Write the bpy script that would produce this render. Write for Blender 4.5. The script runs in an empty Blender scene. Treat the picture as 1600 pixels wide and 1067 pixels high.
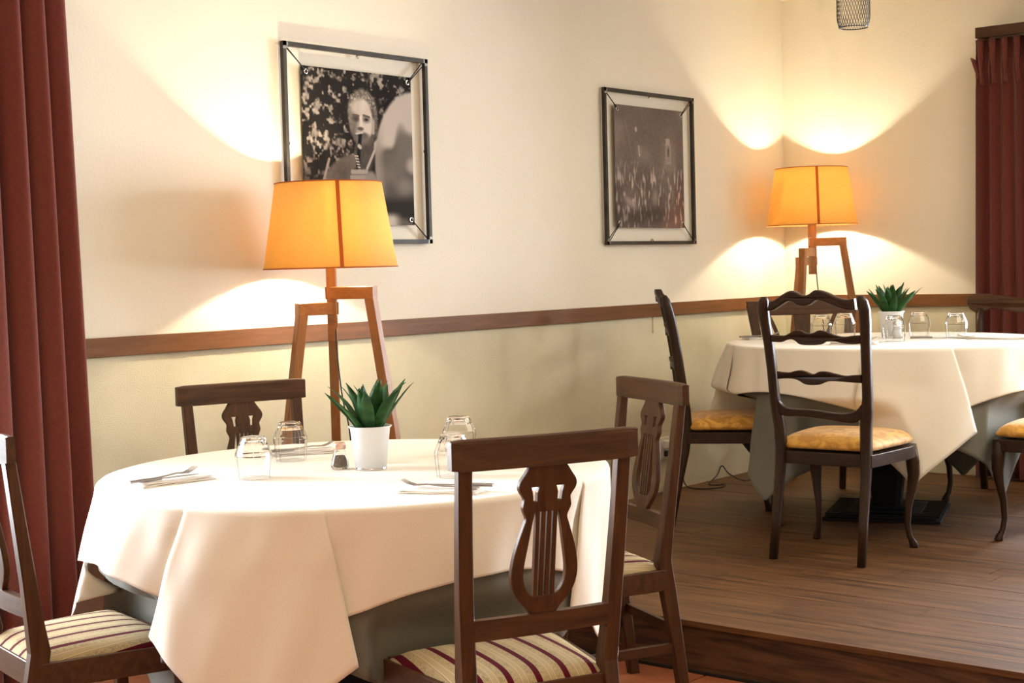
import bpy, bmesh, math, random
import numpy as np
from mathutils import Vector, Matrix
C = bpy.context.scene.collection
D = bpy.data
R = math.radians
random.seed(7)

# ------------------------------------------------------------------ camera
PH = 0.1674                      # height of the raised wooden platform
cam_d = D.cameras.new('camera'); cam = D.objects.new('camera', cam_d); C.objects.link(cam)
bpy.context.scene.camera = cam
cam_d.sensor_width = 36.0; cam_d.lens = 2330.7 / 1600 * 36
cam_d.clip_start = 0.05; cam_d.clip_end = 60
yaw, pitch, roll = 0.698438, 0.0497042, -0.0260981
fwd = Vector((-math.sin(yaw)*math.cos(pitch), math.cos(yaw)*math.cos(pitch), -math.sin(pitch)))
rt = Vector((math.cos(yaw), math.sin(yaw), 0)); up = rt.cross(fwd)
r2 = math.cos(roll)*rt + math.sin(roll)*up; u2 = -math.sin(roll)*rt + math.cos(roll)*up
M = Matrix((r2, u2, -fwd)).transposed().to_4x4(); M.translation = Vector((4.20537, -7.41061, 1.30736))
cam.matrix_world = M

# ------------------------------------------------------------------ world, light, exposure
vs = bpy.context.scene.view_settings
vs.view_transform = 'Standard'; vs.look = 'None'; vs.gamma = 1.0; vs.use_curve_mapping = False
vs.exposure = 0.82
w = D.worlds.new('world'); bpy.context.scene.world = w; w.use_nodes = True
w.node_tree.nodes['Background'].inputs[0].default_value = (0.75, 0.87, 1.0, 1)
w.node_tree.nodes['Background'].inputs[1].default_value = 1.2

def area(name, loc, target, sx, sy, power, col, spread=180):
    l = D.lights.new(name, 'AREA'); l.shape = 'RECTANGLE'; l.size = sx; l.size_y = sy
    l.energy = power; l.color = col; l.spread = R(spread)
    o = D.objects.new(name, l); C.objects.link(o); o.location = loc
    o.rotation_euler = (Vector(target) - Vector(loc)).to_track_quat('-Z', 'Y').to_euler()
    return o
W1 = (-6.25, -5.02, 0.35, 2.35)      # window in the left wall: y0,y1,z0,z1
W2 = (1.62, 4.20, 0.60, 2.25)        # window in the right wall: x0,x1,z0,z1
area('daylight_left', (-0.30, -5.62, 1.45), (1.6, -5.2, 1.0), 1.2, 1.9, 190, (0.90, 0.95, 1.0))
area('daylight_right', (2.9, 0.35, 1.5), (2.4, -1.5, 1.2), 2.4, 1.6, 235, (0.86, 0.92, 1.0))
area('ceiling_fill', (3.6, -6.2, 2.70), (3.6, -6.2, 0), 1.6, 1.6, 12, (1.0, 0.76, 0.42))  # unseen warm fill, added to brighten the room
area('ceiling_fill', (3.7, -1.9, 2.70), (3.7, -1.9, 0), 1.4, 1.4, 36, (1.0, 0.90, 0.70))  # added paler fill out of view, lifts the right wall
area('ceiling_fill', (5.6, -8.4, 2.70), (5.6, -8.4, 0), 1.6, 1.6, 17, (1.0, 0.76, 0.42))  # another added warm fill, out of view at the back
LAMP_W = 60.0                        # bulb of each floor lamp
LAMP_C = (1.0, 0.87, 0.64)

# ------------------------------------------------------------------ materials
def nt(name):
    m = D.materials.new(name); m.use_nodes = True
    n = m.node_tree.nodes; b = n['Principled BSDF']
    return m, n, m.node_tree.links, b
def plain(name, col, rough=0.5, metal=0.0, **kw):
    m, n, l, b = nt(name)
    b.inputs['Base Color'].default_value = (*col, 1); b.inputs['Roughness'].default_value = rough
    b.inputs['Metallic'].default_value = metal
    for k, v in kw.items(): b.inputs[k.replace('_', ' ')].default_value = v
    return m
def noisy(name, c1, c2, scale=(5, 5, 5), rough=0.6, detail=5, bump=0.0, bscale=None, coords='Object', dist=0.0, lo=0.3, hi=0.7, coat=0.0, rand=True, nrough=0.6):
    m, n, l, b = nt(name)
    tc = n.new('ShaderNodeTexCoord'); mp = n.new('ShaderNodeMapping'); mp.inputs['Scale'].default_value = scale
    if rand:
        oi = n.new('ShaderNodeObjectInfo'); ad = n.new('ShaderNodeVectorMath'); ad.operation = 'ADD'
        mu = n.new('ShaderNodeMath'); mu.operation = 'MULTIPLY'; mu.inputs[1].default_value = 37.0
        l.new(oi.outputs['Random'], mu.inputs[0]); l.new(tc.outputs[coords], ad.inputs[0]); l.new(mu.outputs[0], ad.inputs[1])
        l.new(ad.outputs[0], mp.inputs[0])
    else: l.new(tc.outputs[coords], mp.inputs[0])
    no = n.new('ShaderNodeTexNoise'); no.inputs['Scale'].default_value = 1.0; no.inputs['Detail'].default_value = detail
    no.inputs['Distortion'].default_value = dist; no.inputs['Roughness'].default_value = nrough
    l.new(mp.outputs[0], no.inputs['Vector'])
    cr = n.new('ShaderNodeValToRGB'); cr.color_ramp.elements[0].position = lo; cr.color_ramp.elements[1].position = hi
    cr.color_ramp.elements[0].color = (*c1, 1); cr.color_ramp.elements[1].color = (*c2, 1)
    l.new(no.outputs[0], cr.inputs[0]); l.new(cr.outputs[0], b.inputs['Base Color'])
    b.inputs['Roughness'].default_value = rough
    if coat: b.inputs['Coat Weight'].default_value = coat; b.inputs['Coat Roughness'].default_value = 0.18
    if bump:
        n2 = n.new('ShaderNodeTexNoise'); n2.inputs['Scale'].default_value = 1.0; n2.inputs['Detail'].default_value = 6
        m2 = n.new('ShaderNodeMapping'); m2.inputs['Scale'].default_value = bscale or scale
        l.new(tc.outputs[coords], m2.inputs[0]); l.new(m2.outputs[0], n2.inputs['Vector'])
        bp = n.new('ShaderNodeBump'); bp.inputs['Strength'].default_value = bump; bp.inputs['Distance'].default_value = 0.01
        l.new(n2.outputs[0], bp.inputs['Height']); l.new(bp.outputs[0], b.inputs['Normal'])
    return m
def woods(name, c1, c2, rough=0.33, coat=0.35, s=1.0, spec=0.25):
    a, c = 45*s, 4*s
    def fin(m): m.node_tree.nodes['Principled BSDF'].inputs['Specular IOR Level'].default_value = spec; return m
    return {ax: fin(noisy(name+'_'+ax, c1, c2, {'x': (c, a, a), 'y': (a, c, a), 'z': (a, a, c)}[ax], rough, 7, 0.05, None, 'Object', 0.6, 0.25, 0.75, coat)) for ax in 'xyz'}
LY = woods('walnut_stain', (0.030, 0.012, 0.0042), (0.092, 0.038, 0.0125), .45, .08)
LD = woods('dark_walnut', (0.013, 0.006, 0.003), (0.046, 0.020, 0.009), 0.4, 0.12)
OAK = woods('lamp_beech', (0.22, 0.085, 0.025), (0.38, 0.165, 0.055), 0.4, 0.2)
M_rail = noisy('rail_wood', (0.135, 0.056, 0.019), (0.205, 0.088, 0.031), (30, 5, 60), 0.45, 6, 0.05, rand=False)
M_rail2 = noisy('rail_wood_x', (0.135, 0.056, 0.019), (0.205, 0.088, 0.031), (5, 30, 60), 0.45, 6, 0.05, rand=False)
for _m in (M_rail, M_rail2): _m.node_tree.nodes['Principled BSDF'].inputs['Specular IOR Level'].default_value = .2
M_wall = noisy('cream_plaster', (0.80, 0.745, 0.62), (0.84, 0.785, 0.66), (1.6, 1.6, 1.6), 0.9, 3, 0.12, (90, 90, 90), rand=False)
M_dado = noisy('dado_plaster', (0.63, 0.58, 0.41), (0.73, 0.67, 0.485), (2.2, 2.2, 2.2), 0.85, 4, 0.35, (230, 230, 230), rand=False)
M_ceil = plain('ceiling_paint', (0.78, 0.70, 0.56), 0.9)
M_plank = noisy('platform_boards', (0.036, 0.0155, 0.0055), (0.165, 0.073, 0.024), (2.2, 26, 26), 0.50, 8, 0.10, (3, 40, 40), 'Object', 1.4, 0.32, 0.68, 0.0)
M_plank.node_tree.nodes['Principled BSDF'].inputs['Specular IOR Level'].default_value = 0.3
M_gap = plain('board_gap', (0.02, 0.012, 0.008), 0.9)
M_fascia = noisy('riser_oak', (0.030, 0.014, 0.007), (0.130, 0.060, 0.026), (1.6, 12, 15), 0.5, 8, 0.1, None, 'Object', 2.6, 0.35, 0.65)
M_tile = noisy('terracotta', (0.30, 0.085, 0.035), (0.42, 0.14, 0.06), (9, 9, 9), 0.5, 5, 0.1)
M_grout = plain('grout', (0.22, 0.15, 0.11), 0.9)
M_metal = noisy('raw_steel', (0.022, 0.018, 0.013), (0.055, 0.045, 0.032), (12, 12, 12), 0.5, 4)
D.materials['raw_steel'].node_tree.nodes['Principled BSDF'].inputs['Metallic'].default_value = 0.0
D.materials['raw_steel'].node_tree.nodes['Principled BSDF'].inputs['Specular IOR Level'].default_value = 0.25
M_weld = plain('bright_steel', (0.24, 0.22, 0.19), 0.5, 0.6)
M_chrome = plain('chrome', (0.8, 0.8, 0.82), 0.12, 1.0)
M_steel = plain('cutlery_steel', (0.30, 0.28, 0.27), 0.36, 1.0)
M_black = plain('black_iron', (0.016, 0.016, 0.019), 0.28, 0.5)
M_iron = plain('matt_iron', (0.012, 0.012, 0.014), 0.65, 0.0, Specular_IOR_Level=0.15)
M_rubber = plain('black_cord', (0.012, 0.012, 0.012), 0.5)
M_white = plain('white_plastic', (0.75, 0.72, 0.66), 0.4)
M_pot = plain('white_enamel', (0.78, 0.79, 0.82), 0.28)
M_soil = noisy('potting_soil', (0.012, 0.008, 0.005), (0.04, 0.025, 0.015), (80, 80, 80), 0.95, 4)
M_leaf = noisy('leaf_green', (0.006, 0.034, 0.006), (0.024, 0.095, 0.016), (14, 14, 60), 0.5, 4, 0.1); M_leaf.node_tree.nodes['Principled BSDF'].inputs['Specular IOR Level'].default_value = 0.2
M_salt = noisy('salt', (0.7, 0.7, 0.68), (0.85, 0.85, 0.83), (200, 200, 200), 0.9, 2)
M_pepper = noisy('ground_pepper', (0.06, 0.045, 0.03), (0.30, 0.24, 0.17), (420, 420, 420), 0.9, 2)
M_copper = plain('pale_copper_cap', (0.72, 0.48, 0.36), 0.35, 0.7)

def fabric(name, c1, c2, rough=0.9, sheen=0.2, sc=220, bump=0.15, trans=0.0):
    m, n, l, b = nt(name)
    tc = n.new('ShaderNodeTexCoord'); no = n.new('ShaderNodeTexNoise'); no.inputs['Scale'].default_value = sc; no.inputs['Detail'].default_value = 3
    l.new(tc.outputs['Object'], no.inputs['Vector'])
    mx = n.new('ShaderNodeMix'); mx.data_type = 'RGBA'; mx.inputs[6].default_value = (*c1, 1); mx.inputs[7].default_value = (*c2, 1)
    l.new(no.outputs[0], mx.inputs[0]); l.new(mx.outputs[2], b.inputs['Base Color'])
    b.inputs['Roughness'].default_value = rough; b.inputs['Sheen Weight'].default_value = sheen
    bp = n.new('ShaderNodeBump'); bp.inputs['Strength'].default_value = bump; bp.inputs['Distance'].default_value = 0.002
    l.new(no.outputs[0], bp.inputs['Height']); l.new(bp.outputs[0], b.inputs['Normal'])
    if trans:
        t = n.new('ShaderNodeBsdfTranslucent'); l.new(mx.outputs[2], t.inputs[0])
        ms = n.new('ShaderNodeMixShader'); ms.inputs[0].default_value = trans
        l.new(b.outputs[0], ms.inputs[1]); l.new(t.outputs[0], ms.inputs[2]); l.new(ms.outputs[0], n['Material Output'].inputs[0])
    return m
M_cloth = fabric('white_linen', (0.79, 0.735, 0.63), (0.84, 0.785, 0.685), sheen=0.1)
M_under = fabric('grey_cloth', (0.125, 0.122, 0.095), (0.165, 0.160, 0.128), sheen=0.1)
M_nap = fabric('napkin_linen', (0.78, 0.72, 0.66), (0.85, 0.80, 0.74), sheen=0.1)
M_curt = fabric('rust_red_velvet', (0.100, 0.014, 0.008), (0.180, 0.030, 0.014), 0.85, 0.2, 90, 0.2)
M_gold = None
def gold():
    m, n, l, b = nt('gold_damask')
    tc = n.new('ShaderNodeTexCoord'); no = n.new('ShaderNodeTexNoise'); no.inputs['Scale'].default_value = 16; no.inputs['Detail'].default_value = 3; no.inputs['Distortion'].default_value = 1.5
    l.new(tc.outputs['Object'], no.inputs['Vector'])
    cr = n.new('ShaderNodeValToRGB'); cr.color_ramp.elements[0].position = .42; cr.color_ramp.elements[1].position = .58
    cr.color_ramp.elements[0].color = (0.48, 0.22, 0.020, 1); cr.color_ramp.elements[1].color = (0.72, 0.38, 0.055, 1)
    l.new(no.outputs[0], cr.inputs[0]); l.new(cr.outputs[0], b.inputs['Base Color'])
    b.inputs['Roughness'].default_value = .6; b.inputs['Sheen Weight'].default_value = .3
    return m
M_gold = gold()
def stripes():
    m, n, l, b = nt('striped_tapestry')
    tc = n.new('ShaderNodeTexCoord'); sp = n.new('ShaderNodeSeparateXYZ'); l.new(tc.outputs['Object'], sp.inputs[0])
    def math_(op, a, bb=None, cc=None):
        q = n.new('ShaderNodeMath'); q.operation = op
        for i, v in enumerate((a, bb, cc)):
            if v is None: continue
            if isinstance(v, (int, float)): q.inputs[i].default_value = v
            else: l.new(v, q.inputs[i])
        return q.outputs[0]
    p = math_('FRACT', math_('MULTIPLY_ADD', sp.outputs[0], 1/0.068, 10.5))
    cr = n.new('ShaderNodeValToRGB'); cr.color_ramp.interpolation = 'CONSTANT'
    cream = (0.44, 0.35, 0.20, 1); bur = (0.085, 0.004, 0.012, 1); gd = (0.62, 0.50, 0.30, 1); dk = (0.30, 0.19, 0.10, 1)
    e = cr.color_ramp.elements; e[0].position = 0; e[0].color = cream; e[1].position = .09; e[1].color = gd
    for pos, c in ((.12, dk), (.14, cream), (.39, bur), (.61, cream), (.86, dk), (.88, gd), (.91, cream)):
        q = e.new(pos); q.color = c
    l.new(p, cr.inputs[0])
    no = n.new('ShaderNodeTexNoise'); no.inputs['Scale'].default_value = 75; no.inputs['Detail'].default_value = 2; no.inputs['Distortion'].default_value = 2.5
    l.new(tc.outputs['Object'], no.inputs['Vector'])
    pat = math_('GREATER_THAN', no.outputs[0], 0.53)
    # ornament only inside the cream bands
    band = math_('ADD', math_('LESS_THAN', math_('ABSOLUTE', math_('SUBTRACT', p, 0.27)), 0.10), math_('LESS_THAN', math_('ABSOLUTE', math_('SUBTRACT', p, 0.73)), 0.10))
    f = math_('MULTIPLY', math_('MULTIPLY', pat, band), 0.42)
    mx = n.new('ShaderNodeMix'); mx.data_type = 'RGBA'; l.new(f, mx.inputs[0]); l.new(cr.outputs[0], mx.inputs[6]); mx.inputs[7].default_value = (0.16, 0.12, 0.07, 1)
    l.new(mx.outputs[2], b.inputs['Base Color']); b.inputs['Roughness'].default_value = .9; b.inputs['Specular IOR Level'].default_value = .15
    return m
M_stripe = stripes()
def shade_mat():
    m, n, l, b = nt('lampshade_linen')
    tc = n.new('ShaderNodeTexCoord'); mp = n.new('ShaderNodeMapping'); mp.inputs['Scale'].default_value = (60, 60, 200); l.new(tc.outputs['Object'], mp.inputs[0])
    no = n.new('ShaderNodeTexNoise'); no.inputs['Scale'].default_value = 1; no.inputs['Detail'].default_value = 4; l.new(mp.outputs[0], no.inputs['Vector'])
    cr = n.new('ShaderNodeValToRGB'); cr.color_ramp.elements[0].position = .3; cr.color_ramp.elements[1].position = .7
    cr.color_ramp.elements[0].color = (0.90, 0.60, 0.20, 1); cr.color_ramp.elements[1].color = (0.94, 0.64, 0.22, 1)
    l.new(no.outputs[0], cr.inputs[0]); l.new(cr.outputs[0], b.inputs['Base Color']); b.inputs['Roughness'].default_value = .9
    t = n.new('ShaderNodeBsdfTranslucent'); l.new(cr.outputs[0], t.inputs[0])
    ms = n.new('ShaderNodeMixShader'); ms.inputs[0].default_value = .42
    l.new(b.outputs[0], ms.inputs[1]); l.new(t.outputs[0], ms.inputs[2]); l.new(ms.outputs[0], n['Material Output'].inputs[0])
    return m
M_shade = shade_mat()
M_seam = fabric('shade_tape', (0.42, 0.10, 0.012), (0.50, 0.13, 0.02), trans=.25)
def glass_mat(name, tint=(1, 1, 1), rough=0.0):
    m, n, l, b = nt(name)
    b.inputs['Transmission Weight'].default_value = 1; b.inputs['Roughness'].default_value = rough; b.inputs['IOR'].default_value = 1.33
    b.inputs['Base Color'].default_value = (*tint, 1)
    return m
M_glass = glass_mat('clear_glass')
def pane_mat():
    m, n, l, b = nt('window_glass')
    tr = n.new('ShaderNodeBsdfTransparent'); gl = n.new('ShaderNodeBsdfGlossy'); gl.inputs['Roughness'].default_value = .02
    fr = n.new('ShaderNodeFresnel'); ms = n.new('ShaderNodeMixShader'); l.new(fr.outputs[0], ms.inputs[0]); l.new(tr.outputs[0], ms.inputs[1]); l.new(gl.outputs[0], ms.inputs[2])
    l.new(ms.outputs[0], n['Material Output'].inputs[0]); return m
M_pane = pane_mat()
def emis(name, col, s):
    m, n, l, b = nt(name); b.inputs['Emission Color'].default_value = (*col, 1); b.inputs['Emission Strength'].default_value = s; b.inputs['Base Color'].default_value = (*col, 1); return m
M_bulb = emis('glowing_bulb', (1, .78, .45), 12)
M_panel = emis('ceiling_fill_glow', (1, .84, .6), 4)  # glow for the added ceiling fill, unused

# ------------------------------------------------------------------ helpers
def tag(o, label=None, cat=None, group=None, kind=None):
    if label: o['label'] = label
    if cat: o['category'] = cat
    if group: o['group'] = group
    if kind: o['kind'] = kind
    return o
def empty(name, loc, rz, label, cat, group=None):
    o = D.objects.new(name, None); C.objects.link(o); o.location = loc; o.rotation_euler = (0, 0, rz); o.empty_display_size = .1
    return tag(o, label, cat, group)
class MB:
    def __init__(s): s.v = []; s.f = []; s.sm = []
    def add(s, v, f, smooth=False):
        b = len(s.v); s.v += [tuple(p) for p in v]; s.f += [tuple(i+b for i in q) for q in f]; s.sm += [smooth]*len(f); return s
    def box(s, x0, x1, y0, y1, z0, z1):
        v = [(x, y, z) for z in (z0, z1) for y in (y0, y1) for x in (x0, x1)]
        return s.add(v, [(0, 2, 3, 1), (4, 5, 7, 6), (0, 1, 5, 4), (2, 6, 7, 3), (0, 4, 6, 2), (1, 3, 7, 5)])
    def sweep(s, pts, secs, A=(1, 0, 0), B=(0, 1, 0), ch=.22, smooth=False, caps=True):
        """pts: centres; secs: (size along A, size along B); chamfered rectangle section"""
        A = Vector(A); B = Vector(B); rings = []
        for p, (a, b) in zip(pts, secs):
            c = min(a, b)*ch; p = Vector(p)
            q = [(a/2-c, b/2), (-a/2+c, b/2), (-a/2, b/2-c), (-a/2, -b/2+c), (-a/2+c, -b/2), (a/2-c, -b/2), (a/2, -b/2+c), (a/2, b/2-c)]
            rings.append([p+A*i+B*j for i, j in q])
        return s.loft(rings, smooth, caps)
    def loft(s, rings, smooth=False, caps=True, closed=True):
        n = len(rings[0]); v = [p for r in rings for p in r]; f = []
        for i in range(len(rings)-1):
            for j in range(n if closed else n-1):
                k = (j+1) % n; f.append((i*n+j, i*n+k, (i+1)*n+k, (i+1)*n+j))
        if caps: f.append(tuple(range(n-1, -1, -1))); f.append(tuple((len(rings)-1)*n+j for j in range(n)))
        return s.add(v, f, smooth)
    def lathe(s, prof, n=24, smooth=True, c=(0, 0, 0), caps=True):
        rings = [[Vector((c[0]+r*math.cos(2*math.pi*j/n), c[1]+r*math.sin(2*math.pi*j/n), c[2]+z)) for j in range(n)] for r, z in prof]
        return s.loft(rings, smooth, caps)
    def tube(s, pts, r, n=8, smooth=True):
        pts = [Vector(p) for p in pts]; rings = []; N = None
        for i, p in enumerate(pts):
            t = (pts[min(i+1, len(pts)-1)]-pts[max(i-1, 0)]).normalized()
            if N is None: N = t.orthogonal().normalized()
            N = (N - t*N.dot(t)).normalized(); Bn = t.cross(N)
            rr = r[i] if isinstance(r, (list, tuple)) else r
            rings.append([p+N*rr*math.cos(2*math.pi*j/n)+Bn*rr*math.sin(2*math.pi*j/n) for j in range(n)])
        return s.loft(rings, smooth)
    def build(s, name, mat, parent=None, bev=0.0, segs=2, sub=0):
        me = D.meshes.new(name); me.from_pydata([tuple(v) for v in s.v], [], s.f); me.update()
        bm = bmesh.new(); bm.from_mesh(me); bmesh.ops.recalc_face_normals(bm, faces=bm.faces); bm.to_mesh(me); bm.free()
        me.polygons.foreach_set('use_smooth', s.sm)
        me.materials.append(mat); o = D.objects.new(name, me); C.objects.link(o)
        if parent: o.parent = parent
        if bev:
            b = o.modifiers.new('b', 'BEVEL'); b.width = bev; b.segments = segs; b.limit_method = 'ANGLE'; b.angle_limit = R(35); b.harden_normals = False
        if sub: b = o.modifiers.new('s', 'SUBSURF'); b.levels = sub; b.render_levels = sub
        return o
def link(name, me, mat, parent):
    o = D.objects.new(name, me)
    if mat: me.materials.append(mat)
    C.objects.link(o); o.parent = parent; return o
def crom(pts, n=6, closed=False):
    """smooth 2D/3D polyline through the points"""
    P = [Vector(p) for p in pts]; out = []; m = len(P)
    for i in range(m if closed else m-1):
        g = (lambda k: P[k % m]) if closed else (lambda k: P[max(0, min(m-1, k))])
        a, b, c, d = g(i-1), g(i), g(i+1), g(i+2)
        for j in range(n):
            t = j/n; out.append(.5*((2*b)+(c-a)*t+(2*a-5*b+4*c-d)*t*t+(3*b-a-3*c+d)*t**3))
    if not closed: out.append(P[-1])
    return out
def cut(name, loops, th, mat, parent, fn, bev=.0025):
    """flat fretwork board: 2D loops (first outer, rest holes) in (x,z), thickness th; fn maps (x,y,z)->point"""
    cu = D.curves.new(name, 'CURVE'); cu.dimensions = '2D'; cu.fill_mode = 'BOTH'; cu.extrude = th/2-bev; cu.bevel_depth = bev; cu.bevel_resolution = 1; cu.offset = -bev
    for lp in loops:
        sp = cu.splines.new('POLY'); sp.points.add(len(lp)-1); sp.use_cyclic_u = True
        for i, p in enumerate(lp): sp.points[i].co = (p[0], p[1], 0, 1)
    t = D.objects.new(name, cu); C.objects.link(t); dg = bpy.context.evaluated_depsgraph_get(); dg.update()
    me = D.meshes.new_from_object(t.evaluated_get(dg)); D.objects.remove(t); D.curves.remove(cu)
    for v in me.vertices: v.co = fn(v.co.x, v.co.z, v.co.y)
    me.materials.clear(); me.name = name
    bm = bmesh.new(); bm.from_mesh(me); bmesh.ops.remove_doubles(bm, verts=bm.verts, dist=1e-5); bmesh.ops.recalc_face_normals(bm, faces=bm.faces); bm.to_mesh(me); bm.free()
    for p in me.polygons: p.use_smooth = False
    return link(name, me, mat, parent)
def kids(o): return [c for c in D.objects if c.parent == o]
def copy_thing(o, loc, rz, label, cat=None, group=None, parent=None):
    c = o.copy(); C.objects.link(c); c.location = loc; c.rotation_euler = (0, 0, rz); c['label'] = label
    if group: c['group'] = group
    for ch in kids(o):
        k = ch.copy(); C.objects.link(k); k.parent = c; k.matrix_parent_inverse = ch.matrix_parent_inverse.copy()
        for g in kids(ch):
            q = g.copy(); C.objects.link(q); q.parent = k
    return c
def struct(o, label=None):
    o['kind'] = 'structure'
    if label: o['label'] = label
    return o

# ------------------------------------------------------------------ room shell
XR, YB, H = 7.6, -10.0, 2.745
DADO = 1.05
def wall_with_hole(mb, ax, a0, a1, z0, z1, hole, t0, t1):
    def bx(p0, p1, q0, q1):
        if ax == 'y': mb.box(t0, t1, p0, p1, q0, q1)
        else: mb.box(p0, p1, t0, t1, q0, q1)
    if not hole: bx(a0, a1, z0, z1); return
    h0, h1, k0, k1 = hole
    bx(a0, h0, z0, z1); bx(h1, a1, z0, z1)
    if k0 > z0: bx(h0, h1, z0, min(k0, z1))
    if k1 < z1: bx(h0, h1, max(k1, z0), z1)
mb = MB(); wall_with_hole(mb, 'y', YB, .15, DADO, H, (W1[0], W1[1], W1[2], W1[3]), -.2, 0)
wl = struct(mb.build('wall_left', M_wall), 'cream plastered left wall above the wooden rail')
mb = MB(); wall_with_hole(mb, 'y', YB, .15, 0, DADO, (W1[0], W1[1], W1[2], W1[3]), -.2, -.0)
o = mb.build('dado_panel', M_dado, wl); tag(o, 'rough beige plaster below the rail on the left wall')
mb = MB(); wall_with_hole(mb, 'x', 0, XR, DADO, H, (W2[0], W2[1], W2[2], W2[3]), 0, .2)
wr = struct(mb.build('wall_right', M_wall), 'cream plastered right wall above the wooden rail')
mb = MB(); wall_with_hole(mb, 'x', 0, XR, 0, DADO, (W2[0], W2[1], W2[2], W2[3]), 0, .2)
o = mb.build('dado_panel', M_dado, wr); tag(o, 'rough beige plaster below the rail on the right wall')
struct(MB().box(XR, XR+.2, YB, .2, 0, H).build('wall_side', M_wall)); struct(MB().box(-.2, XR+.2, YB-.2, YB, 0, H).build('wall_back', M_wall))
struct(MB().box(-.2, XR+.2, YB-.2, .2, H, H+.15).build('ceiling', M_ceil))
# wooden dado rail (chair rail)
struct(MB().box(0, .016, W1[1]+.02, 0, 1.0454, 1.1099).build('trim_1', M_rail, bev=.002), 'brown wooden rail along the left wall')
struct(MB().box(.016, W2[0]-.03, -.016, 0, 1.0454, 1.1099).build('trim_2', M_rail2, bev=.002), 'brown wooden rail along the right wall')

# floors: terracotta tiles in front, boarded platform behind
YE = -3.4466
fl = struct(MB().box(-.2, XR+.2, YB-.2, YE, -.12, -.008).build('floor', M_grout), 'terracotta tiled lower floor')
ts = .33; tm = MB().box(0, ts-.007, 0, ts-.007, -.008, 0); tile = None
for i in range(12):
    for j in range(11):
        x, y = .004+i*ts, YE-.004-(j+1)*ts
        if tile is None: tile = tm.build('tile', M_tile, fl, bev=.0015, segs=1); o = tile
        else: o = tile.copy(); C.objects.link(o)
        o.location = (x, y, 0)
struct(MB().box(4.0, XR, YB, YE, -.01, -.0005).box(0, 4.0, YB, YE-11*ts-.01, -.01, -.0005).build('floor', M_tile), 'plain terracotta floor beyond the tiles')
pf = struct(MB().box(-.2, XR+.2, YE+.02, .2, -.1, PH-.016).build('floor', M_gap), 'raised wooden platform at the back of the room')
pw = .118; ny = int((0-(YE))/pw)+1; mesh_by = {}
rr = random.Random(3)
for j in range(ny):
    y0 = YE-.012+j*pw; y1 = min(y0+pw-.0022, -.001)
    if y1-y0 < .02: continue
    x = .001 - (0 if j % 2 else 0); x = .001; first = rr.uniform(.6, 2.4)
    while x < 5.6:
        L = first if x < .01 else rr.uniform(1.7, 2.6)
        x1 = min(x+L, 5.6)
        o = MB().box(0, x1-x-.002, 0, y1-y0, -.018, 0).build('plank', M_plank, pf)
        o.location = (x, y0, PH+rr.uniform(-.0006, .0006)); x = x1
struct(MB().box(5.6, XR, YE, .0, PH-.02, PH).build('floor', M_plank), 'platform boards near the side wall')
struct(MB().box(0, XR, YE, YE+.019, .0, PH-.019).build('trim_3', M_fascia), 'dark oak riser board at the edge of the platform')
struct(MB().box(0, XR, YE-.006, YE, .0, .008).build('trim_4', M_gap), 'dark joint strip along the foot of the riser')

# windows (outside the frame, they bring the daylight)
def window(name, ax, a0, a1, z0, z1):
    mb = MB(); fw = .06
    def bx(p0, p1, q0, q1, t=(.03, .09)):
        if ax == 'y': mb.box(-t[1], -t[0], p0, p1, q0, q1)
        else: mb.box(p0, p1, t[0], t[1], q0, q1)
    bx(a0, a0+fw, z0, z1); bx(a1-fw, a1, z0, z1); bx(a0+fw, a1-fw, z0, z0+fw); bx(a0+fw, a1-fw, z1-fw, z1); m_ = (a0+a1)/2; bx(m_-.035, m_+.035, z0+fw, z1-fw)
    f = struct(mb.build(name, LY['z']))
    for p0, p1 in ((a0+fw, m_-.035), (m_+.035, a1-fw)):
        g = MB()
        if ax == 'y': g.box(-.064, -.058, p0, p1, z0+fw, z1-fw)
        else: g.box(p0, p1, .058, .064, z0+fw, z1-fw)
        g.build('pane', M_pane, f)
window('window_1', 'y', *W1); window('window_2', 'x', *W2)

# ------------------------------------------------------------------ curtains
def curtain(name, path, z_top, z_bot, folds, amp, label, gather=None, flare=.0, seed=0, hooks=True, lean=0.0):
    """path(u)->(x,y) point and outward normal; pleated sheet with thickness"""
    rg = random.Random(seed); nu, nz = 220, 46
    ph = [rg.uniform(-.35, .35) for _ in range(folds+2)]; am = [rg.uniform(.65, 1.15) for _ in range(folds+2)]
    v = []; 
    for k in range(nz):
        t = k/(nz-1); z = z_top+(z_bot-z_top)*t
        for i in range(nu):
            u = i/(nu-1); uu = .5+(u-.5)*(1+flare*t)+lean*t
            (x, y), (nx, ny_) = path(uu)
            fph = u*folds; q = int(fph); fr = fph-q
            a = am[q]*(1-fr)+am[q+1]*fr; p = ph[q]*(1-fr)+ph[q+1]*fr
            s = math.sin(2*math.pi*fph+p+.35*math.sin(2.1*t+q*.7)); s2 = math.sin(4*math.pi*fph+1.1+p*2)*.22+math.sin(2*math.pi*fph*.37+seed)*.3
            g = 1.0
            if gather is not None:
                d = abs(z-gather)/.10; g = .42+.58*min(1, d)
            if t < .02: g = .5
            d = amp*a*g*(s+s2)*(.85+.3*t)
            tx, ty = -ny_, nx
            lat = .012*math.sin(2*math.pi*fph+1.6+p)*g
            v.append((x+nx*d+tx*lat, y+ny_*d+ty*lat, z))
    f = [(k*nu+i, k*nu+i+1, (k+1)*nu+i+1, (k+1)*nu+i) for k in range(nz-1) for i in range(nu-1)]
    o = MB().add(v, f, True).build('drape', M_curt); so = o.modifiers.new('t', 'SOLIDIFY'); so.thickness = .003
    th = empty(name, (0, 0, 0), 0, label, 'curtain'); o.parent = th
    return th
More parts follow.
